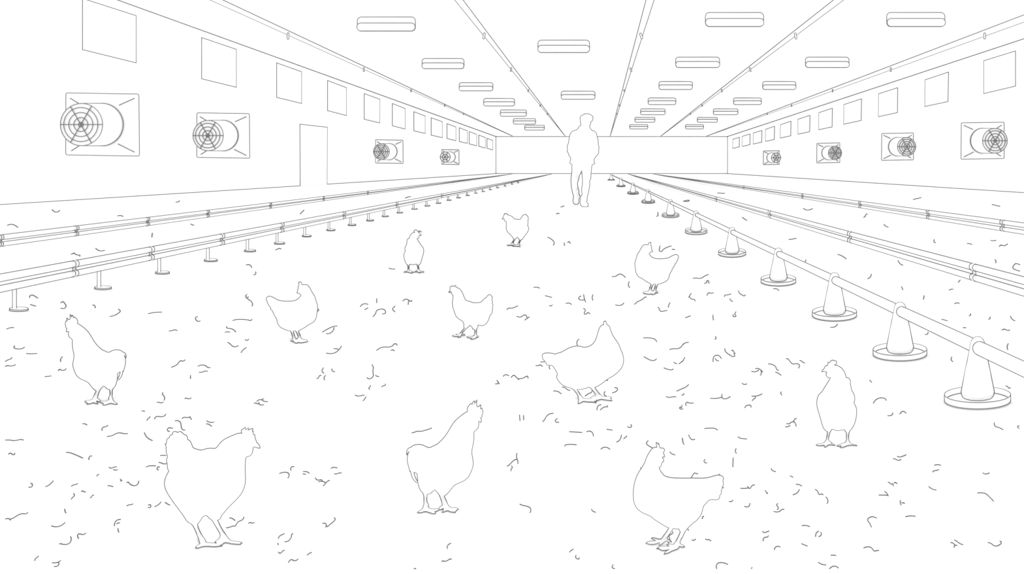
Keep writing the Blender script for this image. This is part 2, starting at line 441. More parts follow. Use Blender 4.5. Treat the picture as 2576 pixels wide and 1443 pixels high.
JB = [(tx(0,549)[0], 8), (tx(0,1126)[0], 7), (tx(0,1662)[0], 6), (tx(0,2116)[0], 5), (tx(859,10)[0], 4), (tx(859,411)[0], 3), (tx(859,752)[0], 2.4)]
JA = [(-1.5, 5.5), (tx(0,567)[0], 5), (tx(0,1106)[0], 4.2), (tx(0,1560)[0], 3.6), (tx(0,2033)[0], 3), (tx(0,2436)[0], 2.4), (tx(859,194)[0], 2)]
JC = [(tx(1717,2187)[0], 8.7), (tx(1717,1258)[0], 5.5), (tx(1717,655)[0], 4), (tx(1717,253)[0], 2.4), (1658, 1.5)]
JD = [(tx(1717,2408)[0], 6), (tx(1717,1850)[0], 4.3), (tx(1717,1337)[0], 3.5), (tx(1717,904)[0], 2.4), (tx(1717,461)[0], 1.6)]
pipe_pair('drinker_line', 12.7, (686.4,706.1,714.8,732.8), (1389,437.4), 789.5, JB, ST, 'pair of long drinking pipes with small round drip cups standing on the floor', -1)
pipe_pair('drinker_line', 12.7, (589,601.7,607,618), (1290,437.4), 651, JA, [], 'pair of long pipes without cups, running beside the wall with the door', -1)
pipe_pair('drinker_line', 2564, (692.4,712.4,722.4,741.1), (1580,437.4), 798, JC, [], 'pair of long pipes without cups, running just behind the cone feeders', 1)
pipe_pair('drinker_line', 2564, (558.7,570.4,576.7,587.4), (1642,437.4), 622, JD, [], 'pair of long pipes without cups, running beside the doorless wall', 1)

# ------------------------------------------------------------ pan feeders and their feed pipe
FE = [(1537.7,8.4,454.9),(1562.2,10.6,471.0),(1592.5,13.4,489.7),(1630.6,16.2,512.4),(1686.8,20.9,548.1),(1751.2,27.2,590.7),
      (1841.7,34.3,647.7),(1958.1,43.7,720.1),(2099.2,55.7,808.5),(2263.9,67.7,909.2),(2459.1,83.5,1030.6)]
FG = []
for i, (cx_, rx, yb) in enumerate(FE):
    s = rx / 573.5; yc = yb - 144 * s; d = CAMZ * F / (yc - CY); k = d / F
    FG.append((cx_, yc, s, d))
    R = rx * k; ky = min(144 * s * k / (CAMZ / d), 8 * R); hgt = 112 * s * k; u = s * k
    lw = 1.65 if rx > 12 else 1.4
    t = thing('pan_feeder', (at(cx_, yc, d)), 'white cone feeder in a round pan, %s along the pipe from the end wall' % ORD[i], 'feeder', 'cone feeders along the feed pipe')
    c0 = at(cx_, yc, d); c0.z = .003; ct = c0 + Vector((0, 0, hgt))
    b = MB(); w = .985
    b.loft([circ(c0, (R*w,0,0),AX(cx_,ky*w),48), circ(ct, (R*w,0,0),AX(cx_,ky*w),48), circ(ct, (R*w*.985,0,0),AX(cx_,ky*w*.985),48), circ(c0 + Vector((0,0,.002)), (R*w*.985,0,0),AX(cx_,ky*w*.985),48)], PLAST)
    b.bead(circ(ct, (R,0,0),AX(cx_,ky),48), lw, closed=True)
    b.bead(circ(c0 + Vector((0,0,.4*lw*k)), (R,0,0),AX(cx_,ky),48, math.pi, 2*math.pi, False), lw)
    b.bead(circ(c0 + Vector((0,0,.003)), (R*.962,0,0),AX(cx_,ky*.962),32, 0, math.pi, False), lw)
    for sg in (-1, 1): b.bead([c0 + Vector((sg*R,0,0)), ct + Vector((sg*R,0,0))], lw)
    b.build('pan', t)
    # cone: body of revolution (oval plan like its pan), edge lines along its outline
    def TP(x, y): return (cx_ + (x - 680.5) * s, yc + (y - 1234) * s)
    prof = [(290,1085),(291,1050),(262,900),(225,700),(182,520),(150,350),(120,205),(100,165),(70,132),(35,116),(6,112)]
    kr = min(ky / R, 2.0)
    rings = []
    for hwid, y in [(180,1175),(250,1150),(280,1118)] + prof:
        zc = at(cx_, yc + (y - 1234)*s, d); rr_ = hwid * u * .95
        rings.append(circ(zc, (rr_,0,0), AX(cx_, rr_*kr), 28))
    b = MB(); b.loft(rings, PLAST)
    out = [(490,1195),(450,1180),(420,1152),(402,1115),(395,1075),(400,1040),(470,692),(540,350),(570,200),(583,170),(605,140),(640,119),(685,112),(730,121),(770,152),(790,185),(800,215),(862,520),(915,780),(968,1040),(973,1080),(962,1120),(940,1155),(915,1180),(880,1195)]
    front = [(800,1210),(740,1216),(681,1218),(620,1216),(560,1210)]
    pts = []
    for x, y in out:
        z_ = 0
        if y > 1075: z_ = min(1, (y - 1075) / 130) * 290*u*kr
        pts.append(at(*TP(x, y), d - z_))
    for x, y in front: pts.append(at(*TP(x, y), d - 290*u*kr))
    b.bead(pts, lw * 1.2, closed=True)
    b.build('cone_hopper', t)
FW = [.15, .25, .42, .55, .75, .8, .82, .84, .88, .93, 1.0]       # how thick the pipe is beside each feeder
ft = thing('feed_pipe', at(FG[-1][0], FG[-1][1], FG[-1][3]), 'long white feed pipe linking the tops of the cone feeders', 'pipe')
for i in range(len(FG)):
    cx_, yc, s, d = FG[i]
    def A(x, y): return (cx_ + (x - 680.5) * s, yc + (y - 1234) * s)
    u = s * d / F; kr = min((144/573.5) / (CAMZ / d), 2.0)
    d0 = d - 235 * u * kr
    if i + 1 < len(FG):
        c2, y2, s2, d2 = FG[i+1]; w2 = FW[i+1]; e1 = (c2 + (585+40*w2-680.5)*s2, y2 + (251-106*w2-1234)*s2); e2 = (c2 + (585-40*w2-680.5)*s2, y2 + (251+107*w2-1234)*s2)
        de = d2 + 370 * s2 * d2 / F * min((144/573.5) / (CAMZ / d2), 2.0)
    else:
        e1, e2, de = (2650, 941.5), (2650, 984.8), 1.93
    fw = FW[i]; a1, a2 = A(715 + 50*fw, 313 - 106*fw), A(715 - 45*fw, 313 + 112*fw)
    # keep the two ends square to each other
    p1, p2, q1, q2 = at(*a1, d0), at(*a2, d0), at(*e1, de), at(*e2, de)
    n = 12; rings, L1, L2 = [], [], []
    for j in range(n + 1):
        w = j / n; x1, x2 = p1 + (q1 - p1)*w, p2 + (q2 - p2)*w; m = (x1 + x2)/2; h = (x1 - x2)/2
        rings.append(circ(m, h*.94, Vector((0, 0, 0)) + Vector((-h.z, 0, h.x)).normalized()*0 + AX(CX + m.x/m.y*F, h.length*.5), 12))
        L1.append(x1); L2.append(x2)
    b = MB(); lw = 1.65 if i > 2 else 1.4
    arc = [A(715 + 118*fw*math.cos(math.radians(a)), 313 - 118*fw*math.sin(math.radians(a))) for a in range(64, 249, 12)]
    dome = [at(715*0 + x, y, d0 - .001) for x, y in arc]
    cc = at(*A(715, 313), d0)
    b.add([cc + (p - cc)*.96 for p in dome] + [cc + (p - cc)*.96 + Vector((0, .0008*d, 0)) for p in dome],
          [tuple(range(len(dome))), tuple(range(2*len(dome)-1, len(dome)-1, -1))], PLAST)
    b.loft(rings, PLAST)
    b.bead(L1[::-1] + dome + L2, lw)
    b.build('pipe_section', ft)

# ------------------------------------------------------------ traced outlines: (crop x, crop y, crop scale, outline, holes, strokes)
def pl(t): return [tuple(float(v) for v in p.split(',')) for p in t.split()]
HEN_TALL = (380,1060,4.244, "192,525 182,512 175,480 172,445 166,415 167,395 177,376 168,345 162,318 164,300 160,290 163,275 157,255 160,235 168,215 167,195 175,183 195,170 198,158 210,145 232,135 230,118 240,108 258,106 275,111 285,117 297,108 313,106 330,116 355,138 370,143 382,155 390,192 405,198 420,213 435,245 447,275 460,284 500,297 530,303 560,298 600,287 640,283 685,284 695,278 740,225 780,190 830,165 880,143 920,128 950,123 971,122 964,108 965,92 980,80 1007,60 1012,86 1043,63 1037,90 1060,80 1088,70 1082,107 1091,102 1090,133 1109,142 1109,165 1120,200 1125,217 1145,237 1160,262 1165,283 1140,280 1105,269 1088,275 1086,310 1078,335 1050,367 1030,371 1012,382 1006,440 1004,500 1006,560 1008,620 1002,670 985,725 950,785 890,850 830,910 780,968 752,1003 745,1020 738,1035 708,1050 730,1092 760,1150 800,1207 825,1245 840,1260 860,1269 900,1277 950,1283 975,1292 950,1300 957,1309 900,1305 850,1300 815,1291 773,1296 765,1307 745,1317 757,1328 735,1325 715,1330 560,1330 530,1337 497,1350 485,1343 474,1351 480,1335 523,1306 510,1260 490,1205 468,1150 430,1091 400,1075 380,1055 350,1008 300,940 240,860 190,785 155,720 144,665 150,615 168,568",
 ["495,1097 530,1048 555,1013 585,998 600,1006 622,1030 640,1040 680,1100 715,1160 738,1215 728,1243 700,1268 682,1283 700,1296 640,1293 588,1291 578,1265 540,1205 510,1145"],
 ["682,1283 708,1298 735,1307 748,1285 748,1268 730,1287 712,1297"])
ROOSTER = (980,980,4.3714, "189,719 187,690 192,665 205,645 238,628 262,611 290,603 330,601 362,606 400,624 432,635 452,631 475,619 515,602 560,564 605,516 635,474 670,415 712,352 760,305 810,266 859,236 854,212 858,196 897,147 908,163 920,130 935,120 932,150 962,110 957,165 960,180 975,185 985,180 1000,162 1004,175 998,205 1017,203 1019,220 1026,236 1022,260 1017,275 1017,290 999,308 1008,325 1010,345 1006,356 978,346 979,390 970,422 929,460 928,510 920,590 906,660 904,690 913,750 920,800 916,840 895,900 870,950 830,990 770,1020 715,1047 690,1073 640,1135 600,1168 625,1220 655,1280 672,1293 735,1299 759,1311 733,1325 720,1352 717,1343 672,1340 632,1327 600,1340 575,1345 593,1318 590,1302 570,1314 543,1315 537,1322 515,1333 497,1337 507,1357 483,1361 440,1348 393,1336 330,1350 318,1347 305,1349 315,1338 358,1310 372,1280 377,1210 374,1155 366,1134 343,1108 327,1073 314,1022 290,1012 260,980 242,940 232,890 226,903 212,850 197,790 196,750 203,705 216,675 200,695",
 ["268,903 302,920 308,970 312,1010 290,975 275,940", "416,1148 452,1136 475,1113 497,1098 512,1113 533,1135 560,1190 575,1240 581,1272 555,1287 541,1308 520,1308 440,1302 422,1285 427,1255 418,1242"], [])
HEN_BACK = (1560,1090,4.51, "375,163 400,154 417,156 412,125 407,105 414,97 428,120 436,104 442,130 453,163 495,170 504,182 500,200 489,210 495,232 505,255 502,268 488,260 478,268 490,285 494,303 490,321 480,318 460,376 443,378 450,405 468,438 500,475 540,492 580,499 700,505 830,504 985,501 1040,487 1085,474 1125,472 1160,484 1174,512 1164,533 1170,550 1166,590 1158,600 1158,620 1148,638 1147,680 1130,700 1126,730 1112,743 1030,748 1005,756 975,788 945,825 935,860 920,910 880,970 820,1020 770,1068 740,1105 710,1170 680,1235 684,1252 720,1270 735,1288 720,1280 708,1288 672,1277 660,1300 620,1318 580,1334 540,1355 512,1360 497,1369 503,1357 560,1314 445,1309 434,1296 414,1306 430,1290 455,1282 551,1280 545,1265 527,1257 560,1254 605,1258 630,1222 660,1165 683,1112 670,1092 668,1080 640,1080 603,1074 570,1125 533,1178 540,1195 575,1215 587,1232 570,1225 552,1235 523,1219 500,1235 443,1270 447,1238 320,1251 303,1243 291,1247 300,1235 325,1224 403,1213 352,1187 370,1181 440,1196 460,1195 490,1160 530,1108 553,1068 500,1042 460,1017 380,965 350,940 310,920 250,893 200,855 165,800 151,730 151,650 163,560 210,440 250,380 280,325 300,270 330,215", [], [])
HEN_BOW = (1340,790,6.0115, "675,480 725,486 785,500 830,493 880,470 920,437 965,350 985,285 1005,220 1030,178 1052,163 1078,157 1070,130 1078,112 1102,100 1110,123 1128,158 1162,187 1172,220 1205,308 1250,378 1295,445 1330,530 1362,610 1375,680 1370,740 1345,805 1280,880 1220,928 1150,967 1100,1003 1040,1050 985,1083 940,1106 985,1170 1030,1220 1048,1238 1110,1244 1175,1247 1193,1258 1175,1273 1200,1305 1150,1300 1085,1291 1035,1284 1005,1291 960,1308 945,1316 925,1327 900,1323 850,1324 760,1317 745,1322 725,1337 686,1348 695,1300 690,1260 670,1210 640,1165 607,1131 520,1097 460,1072 410,1030 375,980 363,945 374,905 368,885 330,820 300,778 285,771 240,771 218,762 200,730 185,715 183,703 155,680 152,660 146,640 152,605 165,595 220,585 280,589 350,599 380,588 438,571 500,535 570,503 630,486",
 ["673,1136 800,1120 852,1098 875,1115 905,1150 940,1203 947,1227 900,1246 870,1272 800,1275 765,1268 740,1238"],
 ["957,1326 930,1298 898,1280 930,1266 960,1261 965,1275 960,1308"])
HEN_FRONT = (2020,890,5.772, "453,157 510,172 560,205 595,250 615,295 628,344 655,345 675,362 688,395 686,437 698,470 703,518 730,565 745,600 751,650 748,680 738,700 750,730 772,775 778,850 770,930 745,1015 710,1080 678,1118 663,1200 665,1240 678,1280 700,1300 730,1311 762,1313 788,1330 650,1325 600,1344 563,1354 541,1355 557,1330 505,1332 498,1330 491,1331 520,1316 580,1296 615,1283 626,1265 629,1200 630,1145 615,1120 600,1095 550,1104 500,1110 460,1100 423,1087 395,1130 380,1180 375,1250 390,1266 420,1287 408,1297 440,1304 467,1325 370,1318 320,1354 308,1322 215,1325 190,1321 205,1309 260,1301 300,1290 325,1265 345,1200 356,1127 310,1090 287,1045 262,960 230,850 205,760 203,680 212,630 235,585 275,548 310,490 350,430 400,340 375,346 345,320 336,295 347,262 335,256 273,258 278,240 308,211 310,200 340,163 348,174 360,155 363,117 376,126 395,112 408,92 425,95 434,83 447,100 462,94 482,104 491,125 480,143", [], [])
HEN_TURN = (650,690,7.594, "771,140 785,147 795,137 825,158 827,193 880,193 935,202 985,262 1025,338 1070,405 1100,500 1125,575 1131,630 1120,720 1112,790 1095,845 1045,912 990,943 940,970 895,1005 840,1035 765,1078 800,1160 828,1232 845,1242 910,1245 938,1258 938,1280 915,1287 885,1288 870,1294 750,1294 742,1310 710,1302 675,1287 665,1258 645,1272 618,1268 635,1250 658,1228 645,1170 625,1105 610,1076 550,1063 480,1037 420,1003 375,945 358,890 352,855 338,835 333,815 308,790 298,750 275,715 270,692 245,675 232,628 195,585 185,555 170,540 172,520 155,495 150,465 170,430 205,415 245,422 310,452 370,486 440,502 540,510 640,507 710,492 760,463 815,393 770,350 742,362 740,335 752,310 752,285 763,260 760,225 771,210 775,180 770,160",
 ["667,1082 685,1075 710,1078 740,1135 757,1190 750,1220 722,1242 690,1165"], ["750,1249 757,1240 765,1250 750,1249"])
HEN_WALK = (1110,700,8.488, "310,187 380,215 430,270 470,350 500,420 530,467 600,487 670,515 740,518 810,515 855,500 900,450 960,405 1000,358 1035,343 1060,357 1075,382 1097,398 1080,460 1100,500 1082,528 1103,565 1095,600 1098,650 1088,690 1083,738 1048,775 1020,850 985,930 940,980 885,1003 783,990 783,1030 760,1075 753,1150 755,1213 780,1228 795,1242 775,1255 750,1245 742,1270 690,1287 633,1300 640,1285 665,1270 580,1260 545,1246 570,1238 668,1242 672,1222 700,1230 712,1170 717,1097 680,1080 655,1035 610,995 580,1035 555,1050 500,1110 455,1160 455,1175 490,1188 508,1205 480,1207 440,1192 410,1240 358,1260 365,1245 388,1226 270,1233 232,1218 270,1210 338,1208 318,1187 370,1193 430,1135 497,1053 478,1035 485,990 482,960 440,900 370,860 320,805 285,720 245,590 238,510 253,400 252,357 225,330 220,297 170,305 157,287 190,245 187,195 203,165 222,175 227,152 240,170 262,160 275,170 277,148 288,163 305,147 318,158", [],
 ["170,292 178,278 217,268"])
PERSON = (1410,270,5.55, "276,135 295,112 320,102 345,86 362,93 377,86 405,97 432,110 452,133 453,155 446,182 425,202 420,225 405,265 430,313 490,345 502,370 513,415 527,470 526,505 537,580 529,600 535,625 500,680 468,730 470,750 481,783 442,800 433,850 425,940 417,1010 403,1030 409,1050 400,1130 388,1200 370,1275 375,1300 362,1317 388,1360 386,1382 345,1388 300,1380 278,1355 274,1320 276,1272 271,1262 262,1270 258,1320 250,1345 220,1355 190,1345 174,1315 182,1240 168,1190 150,1090 146,1030 153,930 162,880 158,840 163,800 125,775 144,712 118,668 106,632 92,617 98,580 92,555 110,500 125,410 135,375 158,340 235,305 260,270 287,247 276,185",
 ["295,882 300,915 303,960 307,1055 295,1150 295,1232 273,1252 270,1225 255,1198 260,1180 252,1150 240,1045 255,1000 262,960 282,915"], [])

def inside(P, poly):
    x, y = P[:, 0], P[:, 1]; c = np.zeros(len(P), bool); q = np.array(poly); r = np.roll(q, -1, 0)
    for (x0, y0), (x1, y1) in zip(q, r):
        if y0 == y1: continue
        m = ((y0 > y) != (y1 > y)) & (x < (x1 - x0) * (y - y0) / (y1 - y0) + x0); c ^= m
    return c
def dist(P, loops):
    D = np.full(len(P), 1e9)
    for lp in loops:
        a = np.array(lp); b = np.roll(a, -1, 0); ab = b - a; L = (ab ** 2).sum(1) + 1e-12
        for k in range(len(a)):
            t = np.clip(((P - a[k]) @ ab[k]) / L[k], 0, 1)
            D = np.minimum(D, np.hypot(*(P - a[k] - t[:, None] * ab[k]).T))
    return D
def figure(name, tr, ybase, steep, thick, place, m, label, cat, group=None, remap=None, lw=1.65, grid=26, settle=None):
    """Rounded body whose widest outline is the traced one; place maps a picture point to the body's middle plane."""
    ox, oy, s, out, holes, strokes = tr
    M = remap or (lambda x, y: (x, y))
    loops = [smooth([M(x/s+ox, y/s+oy) for x, y in pl(t)], 3, True) for t in [out] + holes]
    allp = np.array([p for l in loops for p in l]); lo, hi = allp.min(0), allp.max(0)
    H_ = hi[1] - lo[1]; g = H_ / grid
    G = []
    for step, keep in ((g, g*.55), (g*.33, g*.16)):
        xs, ys_ = np.arange(lo[0], hi[0], step), np.arange(lo[1], hi[1], step * .87)
        Q = np.array([(x + (step/2 if j % 2 else 0), y) for j, y in enumerate(ys_) for x in xs])
        ok = inside(Q, loops[0])
        for h in loops[1:]: ok &= ~inside(Q, h)
        Q = Q[ok]; D = dist(Q, loops); Q = Q[(D > keep) & ((D < g*1.1) if step < g else (D >= g*1.1))]
        G.append(Q)
    G = np.vstack(G)
    bv = [Vector(p) for l in loops for p in l]; be = []; o = 0
    for l in loops:
        be += [(o + i, o + (i+1) % len(l)) for i in range(len(l))]; o += len(l)
    v2, e2, f2, vo, eo, fo = delaunay_2d_cdt(bv + [Vector(p) for p in G], be, [], 0, 1e-4)
    V = np.array([tuple(v) for v in v2]); Fc = np.array([tuple(f) for f in f2 if len(f) == 3])
    C = V[Fc].mean(1); ok = inside(C, loops[0])
    for h in loops[1:]: ok &= ~inside(C, h)
    Fc = Fc[ok]
    D = dist(V, loops); D[D < 1e-3] = 0
    # triangles lying wholly on the outline get a raised middle
    flat = (D[Fc] == 0).all(1)
    if flat.any():
        cen = V[Fc[flat]].mean(1); base = len(V); V = np.vstack([V, cen]); dn_ = dist(cen, loops); D = np.concatenate([D, dn_])
        nf = [f for f, q in zip(Fc, flat) if not q]
        for k, f in enumerate(Fc[flat]): nf += [(f[0], f[1], base+k), (f[1], f[2], base+k), (f[2], f[0], base+k)]
        Fc = np.array(nf)
    used = np.unique(Fc); idx = {int(u): i for i, u in enumerate(used)}
    c0 = ground((lo[0]+hi[0])/2, ybase); toward = Vector((-c0.x, -c0.y, 0)).normalized(); unit = c0.y / F
    mid = [place(V[u][0], V[u][1], c0, toward) for u in used]
    th = [thick * (1 - math.exp(-steep * D[u] * unit / thick)) if D[u] > 0 else 0 for u in used]
    bl = [place.blend(V[u][1]) if hasattr(place, 'blend') else 0 for u in used]; UP = Vector((0, 0, 1))
    vs = [p + (toward * (1 - w_) + UP * (.5 * w_)) * t for p, t, w_ in zip(mid, th, bl)]; bi = {}
    for i, u in enumerate(used):
        if D[u] > 0: bi[i] = len(vs); vs.append(mid[i] - toward * (th[i] * (1 - bl[i])) - UP * (.0004 * c0.y * bl[i]))
        else: bi[i] = i
    fs = []
    for f in Fc:
        a, b, c = (idx[int(q)] for q in f)
        pa, pb, pc = mid[a], mid[b], mid[c]
        if (pb - pa).cross(pc - pa).dot(toward) < 0: b, c = c, b
        fs.append((a, b, c)); 
        if len({bi[a], bi[b], bi[c]} | {a, b, c}) > 3 and min(bl[a], bl[b], bl[c]) < .8: fs.append((bi[c], bi[b], bi[a]))
    B = MB(); B.add(vs, fs, m)
    foot = .03 * H_ * unit if name != 'person' else -1
    for l in loops: B.bead([place(x, y, c0, toward) for x, y in l], lambda p: lw * (.76 if p.z < foot else 1), closed=True)
    for t in strokes:
        B.bead([place(*M(x/s+ox, y/s+oy), c0, toward) + toward * .004 * c0.y for x, y in pl(t)], lw)
    ob = B.build(name); return tag(ob, label, cat, group)
def bird_place(ybase, Hpx):
    ya, yl_ = ybase - .05 * Hpx, ybase - .2 * Hpx
    def f(x, y, c0, toward):
        r = ray(x, y); p = CAM + r * ((c0 - CAM).dot(toward) / r.dot(toward))
        t = max(0, min(1, (y - yl_) / (ya - yl_))); t = t * t * (3 - 2 * t)
        zt = .0012 * c0.y
        if t > 0:
            sg = (CAMZ - zt) / (CAMZ - p.z) if p.z < CAMZ - .05 else 1
            p = CAM + (p - CAM) * (1 + (sg - 1) * t)
        if p.z < zt: p = CAM + (p - CAM) * ((CAMZ - zt) / (CAMZ - p.z))
        return p
    f.blend = lambda y: max(0, min(1, (y - yl_) / (ya - yl_)))
    return f
def affine(src, dst, mirror):            # picture box (x0,y0,x1,y1) of the traced pose -> box of its look-alike
    def f(x, y):
        u = (x - src[0]) / (src[2] - src[0]); v = (y - src[1]) / (src[3] - src[1])
        if mirror: u = 1 - u
        return dst[0] + u * (dst[2] - dst[0]), dst[1] + v * (dst[3] - dst[1])
    return f
GRP = 'chickens on the litter floor'
def bird(name, tr, ybase, Hpx, label, remap=None, lw=2.1):
    dd = CAMZ * F / (ybase - CY)
    figure(name, tr, ybase, 1.25, .27 * Hpx * dd / F, bird_place(ybase, Hpx), FEATH, label, 'chicken', GRP, remap, lw)
def bx(tr, a): s = tr[2]; return (a[0]/s+tr[0], a[1]/s+tr[1], a[2]/s+tr[0], a[3]/s+tr[1])
bird('hen', HEN_TALL, 1372, 304, 'largest white hen, bushy tail raised, facing the bigger rooster')
bird('rooster', ROOSTER, 1288, 286, 'big white rooster with spiky comb between the two biggest hens')
bird('hen', HEN_BACK, 1386, 282, 'white hen with flat level back, upright neck and long spread toes')
bird('hen', HEN_BOW, 1011, 208, 'white hen with narrow head stretched high and low pointed tail')
bird('hen', HEN_FRONT, 1122, 220, 'big white hen standing chest-on beside the cone feeders')
bird('hen', HEN_TURN, 859, 154, 'larger white hen looking back over its hollow back, near the drip cups')
bird('hen', HEN_WALK, 850, 135, 'white hen in full stride with open beak and short jagged comb')
bird('rooster', ROOSTER, 1016, 228, 'smaller white rooster with spiky comb beside the drinker cups, tail curving down',
     affine(bx(ROOSTER, (188,110,1026,1361)), (130+182/5.345, 770+106/5.345, 130+1000/5.345, 770+1326/5.345), True))
bird('hen', HEN_FRONT, 685, 109, 'small white hen standing chest-on near the drip cups',
     affine(bx(HEN_FRONT, (188,83,788,1355)), (1000+160/10.31, 560+180/10.31, 1000+690/10.31, 560+1303/10.31), True))
bird('hen', HEN_TALL, 618, 84, 'tiniest white hen, bushy tail raised, out in front of the person',
     affine(bx(HEN_TALL, (144,60,1165,1351)), (1250+175/13.12, 520+212/13.12, 1250+1048/13.12, 520+1310/13.12), True))
bird('hen', HEN_TURN, 738, 131, 'smaller white hen looking back over its hollow back, near the cone feeders',
     affine(bx(HEN_TURN, (150,137,1131,1310)), (1580+155/9.02, 590+170/9.02, 1580+1145/9.02, 590+1355/9.02), True))
def person_place(x, y, c0, toward):
    r = ray(x, y); p = CAM + r * ((c0 - CAM).dot(toward) / r.dot(toward))
    if x < 1459 and y > 430:             # the trailing leg stands a stride further back
        k = min(1, (y - 430) / 84.); k *= min(1, (1459 - x) / 4. + (0 if y < 480 else 1))
        sc = (519.8 - CY) / (514.2 - CY) - 1
        p = CAM + (p - CAM) * (1 + sc * k)
    if p.z < .003: p.z = .003
    return p
figure('person', PERSON, 520.2, 1.1, .15, person_place, CLOTH, 'person in jacket and trousers walking down the barn', 'person', None, None, 2.0, 34)

